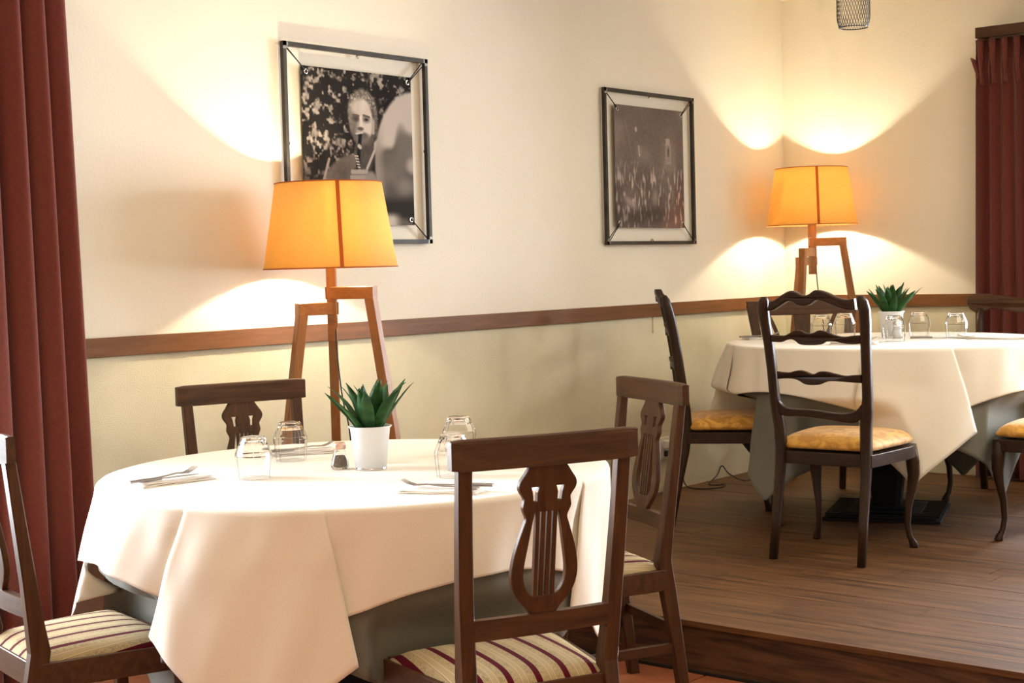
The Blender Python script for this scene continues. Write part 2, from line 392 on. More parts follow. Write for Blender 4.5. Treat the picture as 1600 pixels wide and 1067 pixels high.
# left: hangs beside window 1 and runs out of the frame on the left
def pL(u): return ((.115, -4.690-u*.43), (1, 0))
cl = curtain('curtain', pL, 2.52, .02, 5, .046, 'rust red velvet curtain at the left edge behind the striped chair', None, .0, 4)
dr = kids(cl)[0]
for vt in dr.data.vertices:      # edge leans outwards a little towards the hem
    t = (2.2-vt.co.z)/2.2; vt.co.y += .035*max(0, t)
MB().tube([(.115, -4.60, 2.56), (.115, -7.3, 2.56)], .014, 12).build('curtain_rod', M_black, cl)
# right: pleated heading under a wooden pelmet
def pR(u): return ((1.150+u*.40, -.092), (0, -1))
cr_ = curtain('curtain', pR, 2.385, .176, 6, .030, 'rust red pleated curtain hanging under a wooden pelmet on the right', 2.245, .10, 9)
hd = kids(cr_)[0]
MB().sweep([(1.132, -.085, 2.30), (1.150, -.105, 2.285), (1.175, -.10, 2.21), (1.165, -.09, 2.18)], [(.004, .03), (.02, .03), (.02, .03), (.004, .02)]).build('loose_fold', M_curt, cr_)
for i in range(7):
    x = 1.19+i*.062
    MB().sweep([(x, -.118, 2.385), (x+.004, -.128, 2.30), (x, -.116, 2.235), (x+.004, -.112, 2.16)], [(.030, .012), (.022, .020), (.010, .014), (.022, .008)], smooth=True).build('pinch_pleat', M_curt, cr_)
pl_ = MB().box(1.175, 3.4, -.145, -.125, 2.388, 2.440).box(1.175, 3.4, -.125, 0, 2.425, 2.440).box(1.175, 1.193, -.125, 0, 2.388, 2.425).build('curtain_pelmet', LY['x'], bev=.002)
tag(pl_, 'dark brown wooden pelmet board above the right curtain', 'pelmet')

# ------------------------------------------------------------------ framed photographs
def lattice(nx, ny_, seed):
    g = np.random.default_rng(seed).random((ny_, nx)); return g
def vnoise(U, V, f, seed):
    g = lattice(int(f)+3, int(f)+3, seed); x = U*f; y = V*f; i = np.floor(x).astype(int); j = np.floor(y).astype(int); a = x-i; b = y-j
    a = a*a*(3-2*a); b = b*b*(3-2*b)
    return (g[j, i]*(1-a)+g[j, i+1]*a)*(1-b)+(g[j+1, i]*(1-a)+g[j+1, i+1]*a)*b
def sm(x, a, b): t = np.clip((x-a)/(b-a), 0, 1); return t*t*(3-2*t)
def ell(U, V, cx, cy, rx, ry, soft=.06, rot=0):
    dx, dy = U-cx, V-cy; c, s = math.cos(rot), math.sin(rot); x = (c*dx+s*dy)/rx; y = (-s*dx+c*dy)/ry
    return 1-sm(np.sqrt(x*x+y*y), 1-soft, 1+soft)
def seg(U, V, x0, y0, x1, y1, w0, soft=.4):
    dx, dy = x1-x0, y1-y0; t = np.clip(((U-x0)*dx+(V-y0)*dy)/(dx*dx+dy*dy), 0, 1); d = np.hypot(U-x0-t*dx, V-y0-t*dy)
    return 1-sm(d, w0*(1-soft), w0*(1+soft))
def mixv(a, b, m): return a*(1-m)+b*m
def photo_clarinet(U, V):
    n1 = vnoise(U, V, 9, 1); n2 = vnoise(U, V, 24, 2); n3 = vnoise(U, V, 55, 3); n4 = vnoise(U, V, 100, 8)
    L = .10+.05*n1+.55*sm(n2*.5+n3*.32+n1*.25+n4*.15, .60, .80)*(.35+.65*n3)
    L = mixv(L, .10+.05*n3, sm(V, .55, .8)*(1-sm(U, .25, .5)))
    # shirt
    sh = np.maximum(ell(U, V, .46, .86, .33, .32, .04), ell(U, V, .40, 1.0, .28, .42, .03))
    L = mixv(L, .30+.10*n1+.04*n3-.10*sm(U, .45, .62), sh)
    L = mixv(L, .09+.03*n2, ell(U, V, .60, .68, .10, .20, .2, -.25))
    L = mixv(L, .62, seg(U, V, .135, .80, .22, .58, .010)); L = mixv(L, .55, seg(U, V, .18, .70, .20, .80, .008))
    # neck and collar
    L = mixv(L, .26+.06*n3, ell(U, V, .545, .50, .085, .16, .2)); L = mixv(L, .80, seg(U, V, .66, .47, .70, .58, .030)); L = mixv(L, .74, seg(U, V, .64, .50, .56, .63, .010))
    # head: hair, face in sun on the right, shadow left
    L = mixv(L, .36+.40*n3*sm(n4, .2, .7), ell(U, V, .535+.01*(n2-.5), .265+.02*(n3-.5), .135, .150, .10)); L = mixv(L, .28+.2*n4, ell(U, V, .625, .33, .045, .11, .3))
    face = ell(U, V, .515, .325, .108, .150, .10)
    L = mixv(L, mixv(.42, .84, sm(U+.25*(V-.3), .47, .53))*(1-.5*sm(V, .385, .46))+.06*n3, face)
    L = mixv(L, .80, ell(U, V, .515, .235, .085, .055, .4)*.8)
    L = mixv(L, .20, ell(U, V, .472, .306, .034, .020, .6)*.75); L = mixv(L, .30, ell(U, V, .565, .308, .036, .022, .7)*.75); L = mixv(L, .12, ell(U, V, .566, .310, .016, .007, .5))
    L = mixv(L, .32, seg(U, V, .445, .285, .495, .288, .007)); L = mixv(L, .36, seg(U, V, .54, .282, .595, .292, .007))
    L = mixv(L, .92, seg(U, V, .515, .30, .522, .355, .012)); L = mixv(L, .34, ell(U, V, .51, .372, .028, .012, .5))
    L = mixv(L, .26, ell(U, V, .525, .415, .055, .022, .5)*.8); L = mixv(L, .42, ell(U, V, .535, .445, .07, .03, .6)*.7)
    L = mixv(L, .70, seg(U, V, .628, .32, .625, .39, .014))
    # clarinet with keys
    L = mixv(L, .10, seg(U, V, .505, .415, .475, .62, .016)); L = mixv(L, .80, seg(U, V, .492, .485, .502, .492, .014))
    for k in range(6): L = mixv(L, .78, seg(U, V, .452+.006*k, .55+.018*k, .478+.004*k, .552+.018*k, .005))
    L = mixv(L, .85, seg(U, V, .47, .405, .53, .395, .006)); L = mixv(L, .10, seg(U, V, .46, .66, .40, 1.0, .03))
    # hand with four fingers
    for k in range(4):
        yy = .655+.036*k; L = mixv(L, .34, seg(U, V, .42-.008*k, yy+.017, .55, yy+.012, .010)); L = mixv(L, .66-.04*k, seg(U, V, .425-.008*k, yy, .555, yy-.004, .0155))
    L = mixv(L, .55, ell(U, V, .585, .73, .06, .085, .2, .3))
    # out-of-focus head on the right
    b = ell(U, V, 1.02, .60, .385, .50, .035)
    hb = mixv(.80, .30+.16*n1, sm(V+.25*(n1-.5), .36, .50)); hb = mixv(hb, .62, (1-sm((U-.63)/(.12), .2, 1))*sm(V, .2, .5)*.8)
    hb = mixv(hb, .78, ell(U, V, 1.0, .60, .06, .05, .6)*.8); hb = mixv(hb, .56, ell(U, V, .93, .74, .09, .05, .8)*.7); hb = mixv(hb, .16, sm(V, .78, .86)*(1-sm(V, .93, .98)))
    L = mixv(L, hb, b); L = mixv(L, .82, sm(V, .90, .96)*(1-sm(U, .78, .9))*sm(U, .6, .66))
    L = L*.86; col = np.stack([L**1.9*1.0, L**1.95*.90, L**2.0*.80], -1)
    return np.clip(col, 0, 1)
def photo_tower(U, V):
    n1 = vnoise(U, V, 5, 11); n2 = vnoise(U, V, 26, 12); n3 = vnoise(U, V, 80, 13)
    st = vnoise(U*1.0, V*.22, 70, 14); st2 = vnoise((U+V*.12)*.9, V*.3, 50, 15)
    L = .31+.05*n1+.05*n3
    low = sm(V, .40, .62)
    L = L+low*(.30*sm(st*.6+st2*.5+n2*.2, .68, 1.0))-.06*low*(1-n1)
    L = L+.05*sm(n1, .5, .9)*(1-low)
    L = mixv(L, .62, ell(U, V, .30, .19, .018, .022, .3)); L = mixv(L, .70, seg(U, V, .335, .33, .345, .40, .010)); L = mixv(L, .50, ell(U, V, .345, .36, .03, .04, .7)*.6)
    tw = ((np.abs(U-.77) < .045) & (V > .29) & (V < .47)); L = np.where(tw, .48+.06*n3, L); L = mixv(L, .33, ell(U, V, .77, .36, .016, .04, .3))
    L = mixv(L, .60, ((np.abs(U-.765) < .028) & (V > .245) & (V < .30)).astype(float)); L = mixv(L, .44, ((np.abs(U-.775) < .05) & (V >= .46) & (V < .52)).astype(float)*.8)
    L = mixv(L, .50, seg(U, V, .15, .12, .24, .42, .004)*.5); L = mixv(L, .52, seg(U, V, .20, .55, .34, .68, .005)*.7); L = mixv(L, .55, seg(U, V, .76, .58, .78, .67, .010)*.8)
    L = mixv(L, .56, ell(U, V, .21, .80, .10, .03, .6, .5)*.7); L = mixv(L, .62, ell(U, V, .56, .75, .04, .06, .8)*.5); L = mixv(L, .15, ell(U, V, .40, .90, .35, .06, .8)*.5)
    red = sm(U*.6+V*.6, .85, 1.1)
    return np.clip(np.stack([L**1.75*(.98+.25*red), L**1.82*(.84-.06*red), L**1.85*(.76-.12*red)], -1), 0, 1)
def print_mat(name):
    m, n, l, b = nt(name); a = n.new('ShaderNodeAttribute'); a.attribute_name = 'ink'; l.new(a.outputs['Color'], b.inputs['Base Color']); b.inputs['Roughness'].default_value = .7; b.inputs['Specular IOR Level'].default_value = .08; return m
def picture(y0, y1, z0, z1, py0, py1, pz0, pz1, fn, label, plabel):
    th = empty('framed_photo', (0, (y0+y1)/2, z0), 0, label, 'picture'); oy, oz = (y0+y1)/2, z0
    y0 -= oy; y1 -= oy; py0 -= oy; py1 -= oy; z1 -= oz; pz0 -= oz; pz1 -= oz; z0 = 0
    t = .017; x0, x1 = .012, .030
    for a, b_, c, d in ((y0, y1, z1-t, z1), (y0, y1, z0, z0+t), (y0, y0+t, z0+t, z1-t), (y1-t, y1, z0+t, z1-t)):
        MB().box(x0, x1, a, b_, c, d).build('frame_bar', M_metal, th, bev=.001)
    for sy in (y0, y1):
        for sz in (z0, z1):
            dy = 1 if sy == y0 else -1; dz = 1 if sz == z0 else -1
            MB().box(x1-.0002, x1+.0006, min(sy, sy+dy*.024), max(sy, sy+dy*.024), min(sz, sz+dz*t), max(sz, sz+dz*t)).box(x1-.0002, x1+.0006, min(sy, sy+dy*t), max(sy, sy+dy*t), min(sz, sz+dz*.028), max(sz, sz+dz*.028)).build('weld_plate', M_weld, th)
    # print sheet, colours carried by its own vertices
    N = 280; g = np.linspace(0, 1, N); U, V = np.meshgrid(g, g)
    col = fn(U, V); xs = .024
    v = np.stack([np.full(U.shape, xs), py0+(py1-py0)*U, pz1+(pz0-pz1)*V], -1).reshape(-1, 3)
    f = [(j*N+i, (j+1)*N+i, (j+1)*N+i+1, j*N+i+1) for j in range(N-1) for i in range(N-1)]
    me = D.meshes.new('print'); me.from_pydata(v.tolist(), [], f); me.update()
    ca = me.color_attributes.new('ink', 'FLOAT_COLOR', 'POINT'); ca.data.foreach_set('color', np.concatenate([col.reshape(-1, 3), np.ones((N*N, 1))], 1).ravel().astype(np.float32))
    pr = link('print', me, print_mat('print_ink'), th); pr['label'] = plabel
    so = pr.modifiers.new('t', 'SOLIDIFY'); so.thickness = .003
    for a, fa in ((py0, y0+t), (py1, y1-t)):
        for b_, fb in ((pz0, z0+t), (pz1, z1-t)):
            sy = 1 if a == py0 else -1; sz = 1 if b_ == pz0 else -1
            gy, gz = a+sy*.022, b_+sz*.022
            gr = MB()
            pts = [(xs+.003, gy+.0085*math.cos(q), gz+.0085*math.sin(q)) for q in np.linspace(0, 2*math.pi, 17)]
            gr.tube(pts, .0028, 6).build('grommet', M_chrome, th)
            for off in (-.003, .003):
                MB().tube([(xs+.005, gy+off*.4, gz-off*.4), (.022, fa+off*1.5, fb-off*1.5)], .0023, 6).build('elastic_band', M_rubber, th)
    ym = (y0+y1)/2
    MB().lathe([(.0, 0), (.006, 0), (.008, .003), (.008, .009), (.004, .012), (0, .012)], 12, c=(.021, ym, z1-t-.014)).build('hanging_screw', M_chrome, th)
    for cy_, cz_ in ((ym, z0+t), (y0+t, (z0+z1)/2), (y1-t, (z0+z1)/2)):
        pts = [(.02, cy_+.009*math.cos(q), cz_+.009*math.sin(q)) for q in np.linspace(0, 2*math.pi, 13)]
        MB().tube(pts, .002, 6).build('ring_eye', M_metal, th)
    return th
picture(-3.701, -2.926, 1.413, 2.161, -3.612, -3.023, 1.487, 2.080, photo_clarinet, 'large steel frame with a black and white photo of a clarinet player', 'black and white print of a person in a shirt playing clarinet')
picture(-1.717, -.952, 1.401, 2.141, -1.634, -1.050, 1.483, 2.068, photo_tower, 'steel frame with a dim brown photo of a tower above grass', 'dark sepia print of a tower and tall grass')

# ------------------------------------------------------------------ floor lamps
def lamp(loc, rz, label):
    th = empty('floor_lamp', loc, rz, label, 'lamp', )
    zs = 1.322
    sh = MB(); n = 64; zt_ = .300
    prof = [(.237, zs), (.213, zs+zt_/2), (.189, zs+zt_)]
    rings = [[Vector((r*math.cos(2*math.pi*j/n), r*math.sin(2*math.pi*j/n), z)) for j in range(n)] for r, z in prof]
    sh.loft(rings, True, False); so = sh.build('lamp_shade', M_shade, th); q = so.modifiers.new('t', 'SOLIDIFY'); q.thickness = .0015
    tag(so, 'amber linen drum shade')
    for z, r in ((zs, .2375), (zs+zt_, .1895)):
        MB().tube([(r*math.cos(a), r*math.sin(a), z) for a in np.linspace(0, 2*math.pi, 49)], .0022, 6).build('shade_ring', M_seam, so)
    for a in (SEAMA,):
        c, s = math.cos(a), math.sin(a); t = (-s, c)
        rr_ = [(Vector((c*(r+.0018)-k*s*.0068, s*(r+.0018)+k*c*.0068, z))) for r, z in ((.237, zs), (.189, zs+zt_)) for k in (-1, 1)]
        MB().add(rr_, [(0, 1, 3, 2)]).build('shade_tape', M_seam, so)
    for k in range(3):
        a = k*2*math.pi/3+.3; MB().tube([(0.02*math.cos(a), .02*math.sin(a), zs+.26), (.188*math.cos(a), .188*math.sin(a), zs+zt_-.003)], .002, 6).build('shade_spoke', M_chrome, so)
    MB().lathe([(.018, zs+.012), (.018, zs+.040), (.012, zs+.05)], 16).build('lamp_socket', M_white, th)
    MB().lathe([(.008, zs+.048), (.014, zs+.058), (.026, zs+.082), (.028, zs+.104), (.018, zs+.126), (0.001, zs+.133)], 20).build('light_bulb', M_bulb, th)
    ld = D.lights.new('bulb_light', 'POINT'); ld.energy = LAMP_W; ld.color = LAMP_C; ld.shadow_soft_size = .030
    lo = D.objects.new('bulb_light', ld); C.objects.link(lo); lo.parent = th; lo.location = (0, 0, zs+.112)
    # upright and three stepped brackets
    MB().sweep([(0, 0, 1.205), (0, 0, zs+.012)], [(.034, .034)]*2, ch=.06).build('post', OAK['z'], th)
    for k, (ang, z1, L) in enumerate(((R(-25), 1.254, .178), (R(215), 1.200, .140), (R(97), 1.153, .125))):
        c, s = math.cos(ang), math.sin(ang); A = (c, s, 0); B = (-s, c, 0); d = L-.017
        o = MB().sweep([(-.017*c, -.017*s, z1-.022), (L*c, L*s, z1-.022)], [(.034, .044)]*2, A=B, B=(0, 0, 1), ch=.05).build('bracket_arm', OAK['x'], th)
        fl_ = .155; zb = z1-.044; foot = L-.018+zb*fl_
        lg = MB().sweep([((L-.018+(z1-.044)*0)*c, (L-.018)*s, z1-.0435), (foot*c, foot*s, 0)], [(.036, .034)]*2, A=A, B=B, ch=.06).build('leg', OAK['z'], th)
    for z in (1.205, 1.156, 1.109):
        MB().sweep([(0, 0, z-.048), (0, 0, z)], [(.033, .033)]*2, ch=.06).build('joint_block', OAK['y'], th)
    # flex hanging under the joint
    pts = crom([(.012, -.014, 1.108), (.016, -.02, 1.0), (.03, -.03, .86), (.05, -.02, .74), (.055, .0, .55), (.03, .05, .30), (.02, .12, .06), (.05, .22, .008), (.02, .36, .006)], 8)
    MB().tube(pts, .0028, 6).build('flex', M_rubber, th)
    return th
CA = yaw                                            # image-right direction in plan
SEAMA = R(-90+16)
L1 = lamp((.300, -3.750, 0), CA, 'amber shaded tripod floor lamp in front of the clarinet photo')
SEAMA = R(-90-3-20)
L2 = lamp((.33, -.292, PH), CA+R(20), 'amber shaded tripod floor lamp in the far corner')

# ------------------------------------------------------------------ lyre-back chair
def lyre_chair(loc, rz, label, group):
    th = empty('lyre_back_chair', loc, rz, label, 'chair', group)
    Hh, W, hr = .953, .445, .067
    def back_y(z):            # recline of the back plane
        return -.052*max(0, (z-.42)/(Hh-.42))**1.15-.004
    for s in (-1, 1):
        pts = [(s*.172, -.062, 0), (s*.171, -.040, .16), (s*.170, -.012, .34), (s*.172, .004, .43), (s*.176, -.006, .50), (s*.181, -.018, .60), (s*.186, -.036, .74), (s*.190, back_y(Hh-hr)-.006, Hh-hr+.004)]
        secs = [(.030, .034), (.032, .038), (.034, .046), (.034, .048), (.034, .040), (.034, .034), (.033, .030), (.032, .026)]
        MB().sweep(pts, secs, ch=.10).build('back_post', LY['z'], th)
        pts = [(s*.192, .365, 0), (s*.202, .352, .22), (s*.207, .347, .398)]
        MB().sweep(pts, [(.026, .026), (.032, .032), (.038, .038)], ch=.12).build('leg', LY['z'], th)
    # yoke rail, bowed backwards in plan
    rings = []; n = 17
    for i in range(n):
        x = -W/2+W*i/(n-1); yb = back_y(Hh-.03)-.012*(1-(2*x/W)**2)-.006; t = .028; e = .003 if i in (0, n-1) else 0
        pr = [(-t/2+e, Hh-hr+e), (t/2-e, Hh-hr+e), (t/2-e, Hh-.009), (t/2-.004, Hh-.002-e), (t/2-.010, Hh-e), (-t/2+.008, Hh-e), (-t/2+.002, Hh-.003-e), (-t/2+e, Hh-.010)]
        rings.append([Vector((x, yb+a, z)) for a, z in pr])
    MB().loft(rings).build('top_rail', LY['x'], th)
    rings = []
    for i in range(9):
        x = -.166+.332*i/8; yb = -.016-.008*(1-(x/.17)**2)
        rings.append([Vector((x, yb+a, z)) for a, z in ((-.010, .515), (.010, .515), (.010, .560), (-.010, .560))])
    MB().loft(rings).build('lower_rail', LY['x'], th)
    # lyre splat
    k = (.888-.556)/562.; Z0 = .888
    prof = [(228, 70), (262, 92), (285, 108), (302, 113), (320, 110), (340, 97), (352, 91), (368, 93), (385, 95), (400, 90), (418, 82), (432, 82), (455, 90), (500, 105), (550, 120), (600, 129), (640, 131), (680, 124), (710, 110), (740, 88), (765, 64), (792, 46)]
    sc = .000610
    rp = crom([(h*sc, Z0-(y-228)*k, 0) for y, h in prof], 3)
    outer = [(p.x, p.y) for p in rp]+[(-p.x, p.y) for p in reversed(rp)]
    ip = [(402, 47), (425, 52), (470, 60), (520, 68), (570, 77), (615, 83), (650, 82), (680, 74), (705, 58), (716, 45)]
    ir = crom([(h*sc, Z0-(y-228)*k, 0) for y, h in ip], 3)
    inner = [(p.x, p.y) for p in ir]+[(-p.x, p.y) for p in reversed(ir)]
    def slot(s):
        return [(s*(c+w_)*sc, Z0-(y-228)*k) for c, w_, y in ((49, 15, 309), (49, 9, 330), (47, 8, 362), (47, -8, 362), (49, -9, 330), (49, -15, 309))]
    fn = lambda x, y, z: Vector((x, back_y(z)-.008-.012*min(1, max(0, (z-.57)/.3))+y, z))
    sp = cut('lyre_splat', [outer, inner, slot(1), slot(-1)], .016, LY['z'], th, fn)
    for i in range(4):
        x = (i-1.5)*23*sc; zt_, zb = Z0-(399-228)*k, Z0-(720-228)*k
        MB().sweep([fn(x, 0, zb), fn(x, 0, (zt_+zb)/2), fn(x, 0, zt_)], [(.0088, .013)]*3, ch=.1).build('string', LY['z'], sp)
    # seat frame, cushion, stretchers
    fr = MB()
    fr.sweep([(-.168, -.004, .372), (.168, -.004, .372)], [(.022, .062)]*2, A=(0, 1, 0), B=(0, 0, 1), ch=.06)
    fr.sweep([(-.212, .358, .372), (.212, .358, .372)], [(.022, .062)]*2, A=(0, 1, 0), B=(0, 0, 1), ch=.06)
    for s in (-1, 1): fr.sweep([(s*.178, .0, .372), (s*.218, .352, .372)], [(.022, .062)]*2, A=(1, 0, 0), B=(0, 0, 1), ch=.06)
    fr.build('seat_frame', LY['x'], th)
    nx, ny_ = 15, 13; v = []; f = []
    def cz(u, w_):
        e = 1-max(abs(u)**5, abs(w_)**5); return .402+.026*max(0, e)**.5+.008*(1-u*u)*(1-w_*w_)
    for j in range(ny_):
        wv = -1+2*j/(ny_-1)
        for i in range(nx):
            u = -1+2*i/(nx-1); y = .172+wv*.185; hw = .172+(y+.013)*.155
            if wv < -.85: hw = min(hw, .150)
            v.append((u*hw, y, cz(u, wv)))
    for j in range(ny_-1):
        for i in range(nx-1): f.append((j*nx+i, j*nx+i+1, (j+1)*nx+i+1, (j+1)*nx+i))
    b = len(v); per = [i for i in range(nx)]+[j*nx+nx-1 for j in range(1, ny_)]+[(ny_-1)*nx+i for i in range(nx-2, -1, -1)]+[j*nx for j in range(ny_-2, 0, -1)]
    for q in per: v.append((v[q][0], v[q][1], .388))
    m = len(per)
    for q in range(m): f.append((per[q], b+q, b+(q+1) % m, per[(q+1) % m]))
    f.append(tuple(b+q for q in range(m)))
    MB().add(v, f, True).build('seat_cushion', M_stripe, th, sub=1)
    MB().sweep([(-.165, -.040, .215), (.165, -.040, .215)], [(.016, .030)]*2, A=(0, 1, 0), B=(0, 0, 1), ch=.1).build('stretcher', LY['x'], th)
    for s in (-1, 1): MB().sweep([(s*.172, -.038, .165), (s*.199, .352, .165)], [(.016, .030)]*2, A=(1, 0, 0), B=(0, 0, 1), ch=.1).build('stretcher', LY['y'], th)
    return th
G1 = 'lyre back chairs around the front table'
CH1 = [((2.165, -4.919, 0), R(65.6), 'dark wooden lyre back chair nearest the camera, back turned to us'),
       ((1.567, -3.696, 0), R(151.8), 'lyre back chair to the right of the front table by the platform step'),
       ((.425, -4.251, 0), R(-108.4), 'lyre back chair behind the front table, against the wall'),
       ((.930, -5.44, 0), R(-13), 'lyre back chair at the bottom left with its striped seat in view')]
ch = lyre_chair(*CH1[0], G1)
for loc, rz, lb in CH1[1:]: copy_thing(ch, loc, rz, lb)

# ------------------------------------------------------------------ ladder-back chairs
SX = 1/(3.335*412.)
def lxz(x, y): return ((x-(893+(y-150)*.0486))*SX*1.03, 1.027-(y-57)*SX)
def lad_y(z): return -.006-.065*max(0, (z-.44)/.56)**1.25
def cabriole(th, s, mat, x=.195, y=.375, top=.40):
    d = Vector((s*.7, .7, 0))
    pts = []; secs = []
    for z, o_, w_ in ((top, 0, .052), (.34, .012, .050), (.29, .016, .044), (.23, .008, .034), (.16, -.008, .026), (.09, -.012, .022), (.045, -.004, .022), (.022, .010, .030), (.008, .014, .034), (0, .014, .030)):
        pts.append(Vector((s*x, y, z))+d*o_); secs.append((w_, w_))
    MB().sweep(pts, secs, ch=.32, smooth=True).build('leg', mat, th)
def seat_gold(th, wood, wr=.19, wf=.232, dep=.40, z0=.405):
    nx, ny_ = 17, 13; v = []; f = []
    def outline(u, w_):
        y = dep/2+w_*dep/2; hw = wr+(wf-wr)*(y/dep)**.8
        hw *= 1-.10*max(0, w_)**4
        yy = y+.025*(1-u*u)*max(0, w_)
        return u*hw, yy
    for j in range(ny_):
        w_ = -1+2*j/(ny_-1)
        for i in range(nx):
            u = -1+2*i/(nx-1); x, y = outline(u, w_); e = 1-max(abs(u)**6, abs(w_)**6); v.append((x, y, z0+.028+.036*max(0, e)**.5+.012*(1-u*u)*(1-w_*w_)))
    for j in range(ny_-1):
        for i in range(nx-1): f.append((j*nx+i, j*nx+i+1, (j+1)*nx+i+1, (j+1)*nx+i))
    b = len(v); per = [i for i in range(nx)]+[j*nx+nx-1 for j in range(1, ny_)]+[(ny_-1)*nx+i for i in range(nx-2, -1, -1)]+[j*nx for j in range(ny_-2, 0, -1)]
    for q in per: v.append((v[q][0], v[q][1], z0+.002))
    m = len(per)
    for q in range(m): f.append((per[q], b+q, b+(q+1) % m, per[(q+1) % m]))
    f.append(tuple(b+q for q in range(m)))
    MB().add(v, f, True).build('seat_cushion', M_gold, th, sub=1)
    ring = []
    for q in per:
        x, y = v[q][0]*1.02, dep/2+(v[q][1]-dep/2)*1.02; ring.append((x, y))
    fr = MB(); fr.loft([[Vector((x, y, z)) for x, y in ring] for z in (z0-.045, z0-.040, z0-.004, z0+.003)], False, True)
    fr.build('seat_frame', wood['x'], th, bev=.002)
def posts(th, wood):
    for s in (-1, 1):
        tab = [(0, -.075, .178, .030, .034), (.16, -.045, .176, .031, .036), (.32, -.012, .174, .034, .044), (.42, .0, .172, .038, .050), (.50, -.004, .174, .040, .048), (.565, -.012, .182, .041, .046),
               (.62, -.018, .188, .034, .044), (.72, -.030, .191, .033, .042), (.82, -.045, .195, .034, .042), (.90, -.060, .201, .036, .044), (.95, -.072, .203, .040, .042), (.985, -.080, .198, .038, .036), (1.003, -.086, .192, .022, .022)]
        pts = [(s*(t[2]), t[1], t[0]) for t in tab]
        MB().sweep(pts, [(t[3], t[4]) for t in tab], ch=.28, smooth=True).build('back_post', wood['z'], th)
def ladder_chair(loc, rz, label, group):
    th = empty('ladder_back_chair', loc, rz, label, 'chair', group)
    posts(th, LD)
    rails = {'crest_rail': ([(668, 118), (700, 108), (745, 80), (790, 60), (825, 66), (850, 80), (875, 84), (898, 76), (930, 57), (980, 68), (1030, 92), (1080, 107), (1120, 103)],
                            [(1125, 160), (1095, 160), (1060, 152), (1000, 128), (960, 112), (930, 110), (900, 130), (870, 137), (830, 132), (805, 116), (775, 114), (730, 138), (690, 160), (655, 163)]),
             'slat': ([(660, 290), (700, 292), (740, 293), (775, 278), (800, 266), (835, 266), (855, 277), (880, 281), (905, 277), (930, 265), (965, 270), (1010, 288), (1060, 298), (1100, 292), (1140, 290)],
                      [(1140, 333), (1100, 336), (1050, 330), (1005, 320), (970, 322), (945, 336), (900, 341), (830, 339), (805, 322), (780, 312), (745, 318), (720, 328), (675, 328), (655, 328)]),
             'slat2': ([(690, 482), (725, 486), (765, 486), (800, 476), (835, 474), (860, 480), (885, 491), (905, 490), (930, 478), (970, 478), (1020, 490), (1065, 498), (1100, 494), (1140, 492)],
                       [(1140, 535), (1090, 532), (1050, 529), (990, 527), (960, 533), (930, 546), (890, 550), (850, 546), (820, 530), (790, 520), (740, 519), (690, 524)])}
    for nm, (a, b) in rails.items():
        up_ = crom([(*lxz(*p), 0) for p in a], 3); lo_ = crom([(*lxz(*p), 0) for p in b], 3)
        if nm == 'crest_rail':
            yb = lambda z: lad_y(z)-.012
            th_ = .034
        else: yb = lambda z: lad_y(z); th_ = .020
        fn = lambda x, y, z, yb=yb: Vector((x, yb(z)-.020*(1-(x/.19)**2)+y, z))
        cut(nm.replace('2', ''), [[(p.x, p.y) for p in up_+lo_]], th_, LD['x'], th, fn, .006 if nm == 'crest_rail' else .004)
    a = [(696, 640), (716, 662), (740, 676), (800, 680), (870, 681), (940, 688), (1000, 694), (1060, 694), (1100, 684), (1122, 668), (1140, 645)]
    b = [(1150, 690), (1120, 738), (1050, 742), (980, 732), (900, 724), (800, 718), (730, 720), (690, 700)]
    up_ = crom([(*lxz(*p), 0) for p in a], 3); lo_ = crom([(*lxz(*p), 0) for p in b], 3)
    cut('base_rail', [[(p.x, p.y) for p in up_+lo_]], .022, LD['x'], th, lambda x, y, z: Vector((x, lad_y(z)-.004+y, z)), .004)
    seat_gold(th, LD)
    for s in (-1, 1): cabriole(th, s, LD['z'])
    return th
G2 = 'gold seated chairs around the far table'
lad = ladder_chair((1.485, -2.425+.07, PH), R(4.2), 'dark ladder back chair with gold seat, back turned, before the far table', G2)
copy_thing(lad, (.545, -1.875, PH), R(-54), 'dark ladder back chair seen from its side, left of the far table')
copy_thing(lad, (2.26, -1.44, PH), R(92), 'gold seated chair at the right edge, its curved front leg showing')
# chair with plain rolled crest, behind the far table on the right
def crest_chair(loc, rz, label, group):
    th = empty('curved_crest_chair', loc, rz, label, 'chair', group)
    for s in (-1, 1):
        tab = [(0, -.07, .18, .030), (.32, -.012, .176, .036), (.44, .0, .176, .038), (.60, -.02, .184, .032), (.80, -.06, .190, .028), (.880, -.085, .195, .026)]
        MB().sweep([(s*t[2], t[1], t[0]) for t in tab], [(t[3], t[3]*1.1) for t in tab], ch=.2, smooth=True).build('back_post', LD['z'], th)
    up_ = crom([(-.262, .905, 0), (-.255, .935, 0), (-.22, .952, 0), (-.15, .948, 0), (-.06, .935, 0), (0, .930, 0), (.06, .935, 0), (.15, .948, 0), (.22, .952, 0), (.255, .935, 0), (.262, .905, 0)], 4)
    lo_ = crom([(.245, .875, 0), (.20, .855, 0), (.14, .880, 0), (.06, .865, 0), (0, .858, 0), (-.06, .865, 0), (-.14, .880, 0), (-.20, .855, 0), (-.245, .875, 0)], 4)
    cut('crest_rail', [[(p.x, p.y) for p in up_+lo_]], .030, LY['x'], th, lambda x, y, z: Vector((x, -.088-.02*(1-(x/.26)**2)+y, z)), .006)
    cut('slat', [[(-.19, .70), (0, .715), (.19, .70), (.19, .66), (0, .665), (-.19, .66)]], .018, LY['x'], th, lambda x, y, z: Vector((x, -.045+y, z)), .003)
    seat_gold(th, LD)
    for s in (-1, 1): cabriole(th, s, LD['z'])
    return th
crest_chair((1.485, -.450, PH), R(183), 'brown chair with a rolled crest rail in front of the right curtain', G2)
